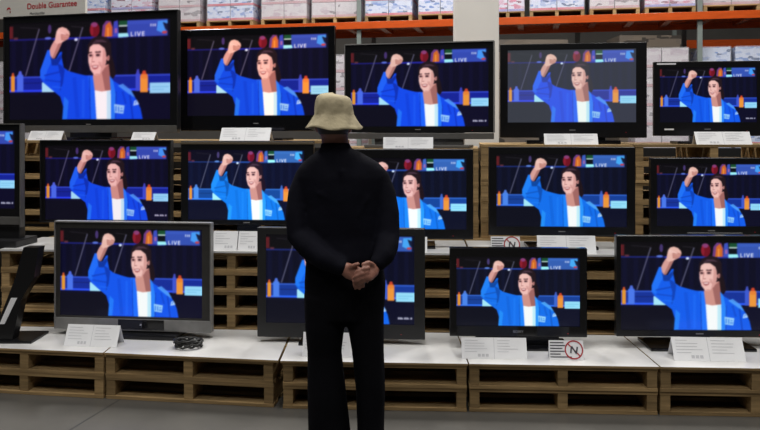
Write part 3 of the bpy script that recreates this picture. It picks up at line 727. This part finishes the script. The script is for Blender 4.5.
def wrap_mat():
    m = bpy.data.materials.new('stretch_film'); m.use_nodes = True; nt = m.node_tree; b = nt.nodes['Principled BSDF']
    b.inputs['Base Color'].default_value = (0.85, 0.86, 0.9, 1); b.inputs['Roughness'].default_value = 0.22
    tc = nt.nodes.new('ShaderNodeTexCoord'); n = nt.nodes.new('ShaderNodeTexNoise'); n.inputs['Scale'].default_value = 3.0; n.inputs['Detail'].default_value = 4
    mp = nt.nodes.new('ShaderNodeMapping'); mp.inputs['Scale'].default_value = (2, 2, 0.6); nt.links.new(tc.outputs['Object'], mp.inputs[0]); nt.links.new(mp.outputs[0], n.inputs['Vector'])
    r = nt.nodes.new('ShaderNodeMapRange'); r.inputs['To Min'].default_value = 0.02; r.inputs['To Max'].default_value = 0.38
    nt.links.new(n.outputs['Fac'], r.inputs['Value']); nt.links.new(r.outputs[0], b.inputs['Alpha'])
    bp = nt.nodes.new('ShaderNodeBump'); bp.inputs['Strength'].default_value = 0.6; nt.links.new(n.outputs['Fac'], bp.inputs['Height']); nt.links.new(bp.outputs[0], b.inputs['Normal'])
    return m
M_wrap = wrap_mat()
def load(p0, p1, z, kind, rows, label, group, ch=0.30, back=0.16, dp=0.9, cols=2, wrap=True):
    s0, s1 = along(p0), along(p1); wd = s1 - s0 - 0.02; sc = (s0 + s1) / 2
    x, y = on_rack(sc, back)
    r = thing('wrapped_load', label, 'pallet load', (x, y, z), RY, group)
    top, bot, blk, _ = pallet_meshes(round(wd, 2), dp, 0.12)
    base = bpy.data.objects.new('pallet', None); C.objects.link(base); base.parent = r
    obj('top_deck', top, base)
    for yy in (0.05, dp / 2, dp - 0.05): obj('bottom_board', bot, base, loc=(0, yy, 0))
    for k in (-1, 0, 1): obj('stringer', blk, base, loc=(k * (round(wd, 2) / 2 - .030), 0, 0))
    cw = wd / cols
    me = mesh_of('carton', bx(0, dp / 2, ch / 2, cw - .012, dp - .06, ch - .006, bev=.006), CM[kind])
    for j in range(rows):
        for i in range(cols): obj('carton', me, r, loc=((i - (cols - 1) / 2) * cw, 0, .12 + j * ch))
    if wrap:
        obj('film', mesh_of('film', bx(0, dp / 2, .10 + rows * ch / 2 + .02, wd + .012, dp - .03, rows * ch + .03, bev=.02), M_wrap), r)
UL = [(58, 100, 'blue', 'wrapped load on the orange beam behind the red lettered banner'),
      (105, 147, 'pink', 'wrapped pink and blue load on the rack above the biggest television'),
      (153, 196, 'white', 'wrapped whitish load above the biggest television\'s right corner'),
      (202, 250, 'blue', 'wrapped blue and white load above the left part of the top row\'s second television'),
      (257, 304, 'white', 'left one of two milky wrapped loads above the hat'), (308, 357, 'white', 'right one of two milky wrapped loads above the hat'),
      (362, 411, 'blue', 'blue and white wrapped load second to the left of the pillar'), (416, 462, 'blue', 'blue and white wrapped load touching the left side of the pillar'),
      (490, 525, 'pink', 'pink and blue wrapped load just right of the pillar'), (529, 586, 'blue', 'blue and white wrapped load above the washed-out television'),
      (590, 642, 'white', 'whitish wrapped load above the washed-out television\'s right end'), (646, 699, 'pink', 'pink tinted wrapped load left of the grey rack post'),
      (705, 765, 'white', 'wrapped load right of the grey rack post at the photo\'s edge')]
for p0, p1, k, lab in UL: load(p0, p1, BT, k, 3, lab, 'wrapped loads on the upper rack level', ch=.26)
LLo = [(-20, 22, 'white', 'wrapped cream load seen left of the biggest television'), (318, 356, 'white', 'tall milky wrapped load seen between the hat and the pillar side television'),
       (636, 692, 'white', 'bright wrapped load above the right end of the top row'), (703, 735, 'blue', 'blue wrapped load under the beam right of the grey post'),
       (738, 775, 'blue', 'blue wrapped load under the beam at the photo\'s right edge')]
for p0, p1, k, lab in LLo: load(p0, p1, 0.0, k, 9, lab, 'tall wrapped loads standing on the floor under the rack', ch=.306, cols=(1 if p1 - p0 < 45 else 2))

# second rack far behind
rk2 = thing('storage_rack', 'distant second rack with an orange beam, seen at the right under the nearer beam', 'rack', (0, 19.0, 0), R(-8))
def r2(name, x0, x1, z0, z1, m, y0=0, y1=.06): return obj(name, mesh_of(name, bx((x0 + x1) / 2, (y0 + y1) / 2, (z0 + z1) / 2, x1 - x0, y1 - y0, z1 - z0, .005), m), rk2)
r2('beam', 7.3, 11.0, 3.56, 3.76, M_orange)
for x in (7.25, 11.0): r2('post', x - .05, x + .05, 0, 6.5, M_post, .06, .14)
for i, (x0, x1, z, h, lab) in enumerate([(5.6, 7.1, 2.55, 1.25, 'brown boxed goods stacked far behind, left of the grey rack post'), (-0.7, 1.3, 2.6, 1.0, 'brown boxed goods far behind, left of the white pillar'),
                                        (2.6, 4.4, 2.6, 1.1, 'brown boxed goods far behind, right of the white pillar')]):
    t = thing('goods_stack', lab, 'boxes', ((x0 + x1) / 2, 17.3, 0), 0, 'brown goods stacked far behind')
    for k in range(4):
        hh = (z + h) / 4
        obj('carton', mesh_of('carton', bx(0, .5, hh * (k + .5), x1 - x0, 1.0, hh - .01, .01), CM['brown']), t)

# ---------------------------------------------------------------- banner hung from the ceiling
bn = thing('hanging_banner', 'cream banner with red and black lettering above the biggest television', 'sign', (-3.30, 7.10, 2.665), R(-20))
bw, bh = 1.20, 0.62
obj('board', mesh_of('board', bx(0, 0, bh / 2, bw, 0.03, bh, bev=.004), M_banner), bn)
for x in (-.5, .5): obj('cable', mesh_of('cable', bx(x, 0, bh + (CEIL - 2.665 - bh) / 2, .008, .008, CEIL - 2.665 - bh), M_bright), bn)
obj('red_lettering', text_mesh('red_lettering', 'Double Guarantee', 0.078, M_red, space=1.02, bold=0.0012), bn, loc=(0.205, -0.017, 0.100), rot=(R(90), 0, 0))
obj('red_letter', text_mesh('red_letter', 'e', 0.115, M_red, bold=0.003), bn, loc=(-0.325, -0.017, 0.085), rot=(R(90), 0, 0))
obj('black_lettering', text_mesh('black_lettering', 'Merchandise', 0.036, M_inkd), bn, loc=(0.03, -0.017, 0.030), rot=(R(90), 0, 0))

# ---------------------------------------------------------------- the man
PX, PY = -0.175, 3.5
HC = (-0.045, 0.01)
body = bmesh.new()
# torso, neck, legs, arms under the clothes
rings(body, [(.80, 0, 0, .15, .10), (.92, 0, 0, .165, .105), (1.05, 0, 0, .15, .095), (1.2, 0, 0, .165, .10), (1.33, 0, 0, .17, .10), (1.40, 0, .0, .14, .08), (1.45, -.01, 0, .075, .065)])
tube(body, [(-.02, 0, 1.40), (-.035, .005, 1.50), (-.045, .012, 1.58)], [.066, .063, .064], 16)
ball(body, (HC[0], HC[1] + .005, 1.615), (.077, .095, .112))
tube(body, [(HC[0], .05, 1.55), (HC[0], .075, 1.525)], [.05, .035], 14)                      # jaw
tube(body, [(HC[0], .098, 1.62), (HC[0], .112, 1.59)], [.011, .016], 10)                     # nose
tube(body, [(HC[0] - .022, .092, 1.553), (HC[0] + .022, .092, 1.553)], [.009, .009], 8)      # mouth
for s in (-1, 1):
    ball(body, (HC[0] + s * .078, .01, 1.60), (.012, .022, .034), 12)                        # ears
    tube(body, [(s * .155, 0, 1.35), (s * .198, -.02, 1.22), (s * .20, -.05, 1.09)], [.044, .042, .040], 14)
tube(body, [(-.20, -.05, 1.09), (-.10, -.12, 1.02), (0.0, -.165, .960)], [.040, .036, .027], 14)
tube(body, [(.20, -.05, 1.09), (.19, -.11, 1.02), (.155, -.155, .965)], [.040, .036, .027], 14)
tube(body, [(-.08, 0, .82), (-.078, 0, .48), (-.066, -.01, .09)], [.08, .055, .04], 16)
tube(body, [(.10, 0, .82), (.125, 0, .48), (.135, -.01, .09)], [.08, .055, .04], 16)
for x in (-.066, .135): tube(body, [(x, -.03, .06), (x, .12, .045)], [.04, .03], 12)
# hands: palms with five fingers each
def hand(wrist, palm, knuck, fingers, thumb, n):
    tube(body, [wrist, palm[0], palm[1]], [(.026, .022), (.036, .019), (.036, .017)], 14)
    for pts, r in fingers: tube(body, pts, [r, r * .98, r * .92, r * .78][:len(pts)], 10)
    tube(body, thumb, [.0125, .0115, .0095][:len(thumb)], 10)
# left hand: back of the hand low, fingers hanging to the lower left
hand((0.0, -.165, 0.9660), [(.035, -.190, 0.9490), (.075, -.205, 0.9360)], None,
     [([(.055, -.205, 0.9273), (.060, -.222, 0.9100), (.062, -.228, 0.8920), (.066, -.225, 0.8785)], .0088),
      ([(.073, -.208, 0.9258), (.080, -.226, 0.9085), (.083, -.232, 0.8905), (.084, -.228, 0.8778)], .0090),
      ([(.090, -.206, 0.9280), (.099, -.224, 0.9130), (.102, -.230, 0.8972), (.102, -.226, 0.8860)], .0088),
      ([(.100, -.200, 0.9360), (.113, -.214, 0.9235), (.119, -.218, 0.9115), (.119, -.214, 0.9025)], .0078)],
     [(.035, -.195, 0.9610), (.055, -.212, 0.9760), (.078, -.222, 0.9860)], None)
# right hand: closes over it from the right, fingers reaching left
hand((.155, -.155, 0.9710), [(.140, -.190, 0.9560), (.120, -.222, 0.9430)], None,
     [([(.125, -.232, 0.9710), (.100, -.246, 0.9690), (.078, -.246, 0.9590), (.066, -.238, 0.9490)], .0090),
      ([(.120, -.236, 0.9530), (.094, -.252, 0.9490), (.070, -.250, 0.9360), (.058, -.240, 0.9280)], .0092),
      ([(.120, -.234, 0.9350), (.096, -.250, 0.9280), (.074, -.250, 0.9175), (.063, -.242, 0.9108)], .0088),
      ([(.124, -.228, 0.9220), (.104, -.242, 0.9145), (.086, -.244, 0.9040), (.077, -.238, 0.8980)], .0080)],
     [(.140, -.200, 0.9790), (.122, -.222, 0.9930), (.100, -.234, 0.9860)], None)
def voxel_body(): return remeshed('person', body, M_skin, 0.0052, 3)
man = obj('person', voxel_body(), loc=(PX, PY, 0))
tag(man, 'man seen from behind in khaki bucket hat and dark clothes, hands clasped behind him', 'person')
for s in (-1, 1):
    bm = bmesh.new(); ball(bm, (HC[0] + s * .03, .098, 1.618), (.013, .008, .008), 10); obj('eye', mesh_of('eye', bm, M_eye, True), man)
bm = bmesh.new(); rings(bm, [(1.560, HC[0], -.028, .066, .070), (1.60, HC[0], -.02, .080, .083), (1.635, HC[0], -.015, .075, .084), (1.67, HC[0], -.01, .05, .06)])
obj('hair', mesh_of('hair', bm, M_hair, True), man)
# jacket
jk = bmesh.new()
rings(jk, [(.955, .005, -.005, .180, .122), (.985, .003, -.005, .188, .128), (1.08, 0, 0, .180, .122), (1.20, -.002, 0, .190, .124), (1.30, -.004, 0, .205, .122), (1.36, -.006, 0, .214, .115), (1.395, -.008, 0, .206, .105), (1.425, -.012, 0, .180, .096), (1.450, -.018, 0, .145, .088), (1.472, -.024, 0, .110, .080), (1.488, -.028, 0, .084, .074)], 44, 2.2)
rings(jk, [(1.42, -.026, 0, .080, .076), (1.48, -.030, .0, .074, .074), (1.520, -.038, .002, .069, .072)], 28)
tube(jk, [(-.180, 0, 1.355), (-.205, -.01, 1.28), (-.212, -.03, 1.19), (-.203, -.045, 1.09), (-.150, -.10, 1.045), (-.080, -.145, .995), (-.005, -.168, .965)], [.050, .054, .056, .060, .058, .050, .040], 18)
tube(jk, [(.172, 0, 1.350), (.197, -.01, 1.28), (.210, -.03, 1.19), (.210, -.05, 1.09), (.204, -.09, 1.04), (.190, -.130, 1.005), (.168, -.150, .98)], [.050, .053, .056, .058, .056, .050, .040], 18)
# shallow creases across the back and at the elbows
for p in ([(-.11, -.112, 1.29), (-.02, -.118, 1.25), (.05, -.116, 1.22)], [(.12, -.104, 1.27), (.08, -.112, 1.20), (.06, -.114, 1.12)], [(-.20, -.095, 1.11), (-.17, -.12, 1.09), (-.14, -.13, 1.06)], [(.0, -.116, 1.40), (.004, -.118, 1.2), (.0, -.116, 1.06)]):
    tube(jk, p, [.005, .008, .004], 8)
obj('jacket', remeshed('jacket', jk, M_jacket, 0.0085, 4), man)
tr = bmesh.new()
rings(tr, [(.70, .01, 0, .178, .115), (.78, .010, 0, .190, .122), (.86, .010, 0, .192, .125), (.95, .006, 0, .182, .118), (1.02, 0, 0, .170, .108)], 36, 2.2)
tube(tr, [(-.080, 0, .80), (-.086, 0, .66), (-.088, .01, .53), (-.078, .0, .36), (-.064, -.005, .16), (-.066, -.005, .05)], [(.105, .11), (.094, .105), (.081, .095), (.091, .095), (.100, .105), (.102, .11)], 22, cap=False)
tube(tr, [(.098, 0, .80), (.106, 0, .68), (.118, .0, .54), (.130, .0, .36), (.131, -.005, .18), (.133, -.005, .05)], [(.098, .11), (.088, .105), (.076, .095), (.070, .09), (.064, .095), (.066, .10)], 22, cap=False)
obj('trousers', remeshed('trousers', tr, M_trouser, 0.0085, 3), man)
for x in (-.066, .134):
    bm = bmesh.new(); tube(bm, [(x, -.06, .045), (x, .03, .05), (x, .15, .036)], [(.044, .044), (.046, .048), (.040, .034)], 14)
    box(bm, x, .045, .008, .088, .27, .016, bev=.006); obj('shoe', mesh_of('shoe', bm, M_shoe, True), man)
# bucket hat: crown, band seam, sloping stitched brim with some thickness
ht = bmesh.new(); seg = 48
prof = [(.004, 1.752), (.034, 1.751), (.060, 1.746), (.077, 1.735), (.086, 1.715), (.090, 1.690), (.0925, 1.665), (.0935, 1.655), (.096, 1.648), (.110, 1.624), (.128, 1.598), (.136, 1.588),
        (.134, 1.585), (.125, 1.594), (.107, 1.620), (.091, 1.645), (.0885, 1.665), (.086, 1.69), (.080, 1.715), (.06, 1.738), (.004, 1.744)]
rowp = None
for i, (r, z) in enumerate(prof):
    row = []
    for k in range(seg):
        a = 2 * PI * k / seg; wob = 0.0045 * math.sin(3 * a + 1.2) * (r / .135) ** 2 + 0.002 * math.sin(7 * a + i)* (1 if r > .03 else 0)
        dz = (0.006 * math.sin(2 * a + .6) + 0.004 * math.sin(5 * a)) * (max(0, r - .09) / .045) - (0.006 * math.cos(a + .4) if z > 1.72 else 0)
        row.append(ht.verts.new((HC[0] + (r + wob) * math.cos(a) * 1.0, HC[1] - .012 + (r + wob) * 1.10 * math.sin(a), z + dz)))
    if rowp:
        for k in range(seg): ht.faces.new((rowp[k], rowp[(k + 1) % seg], row[(k + 1) % seg], row[k]))
    else: first = row
    rowp = row
ht.faces.new(first); ht.faces.new(rowp)
hat = obj('bucket_hat', mesh_of('bucket_hat', ht, M_hat, True), man)
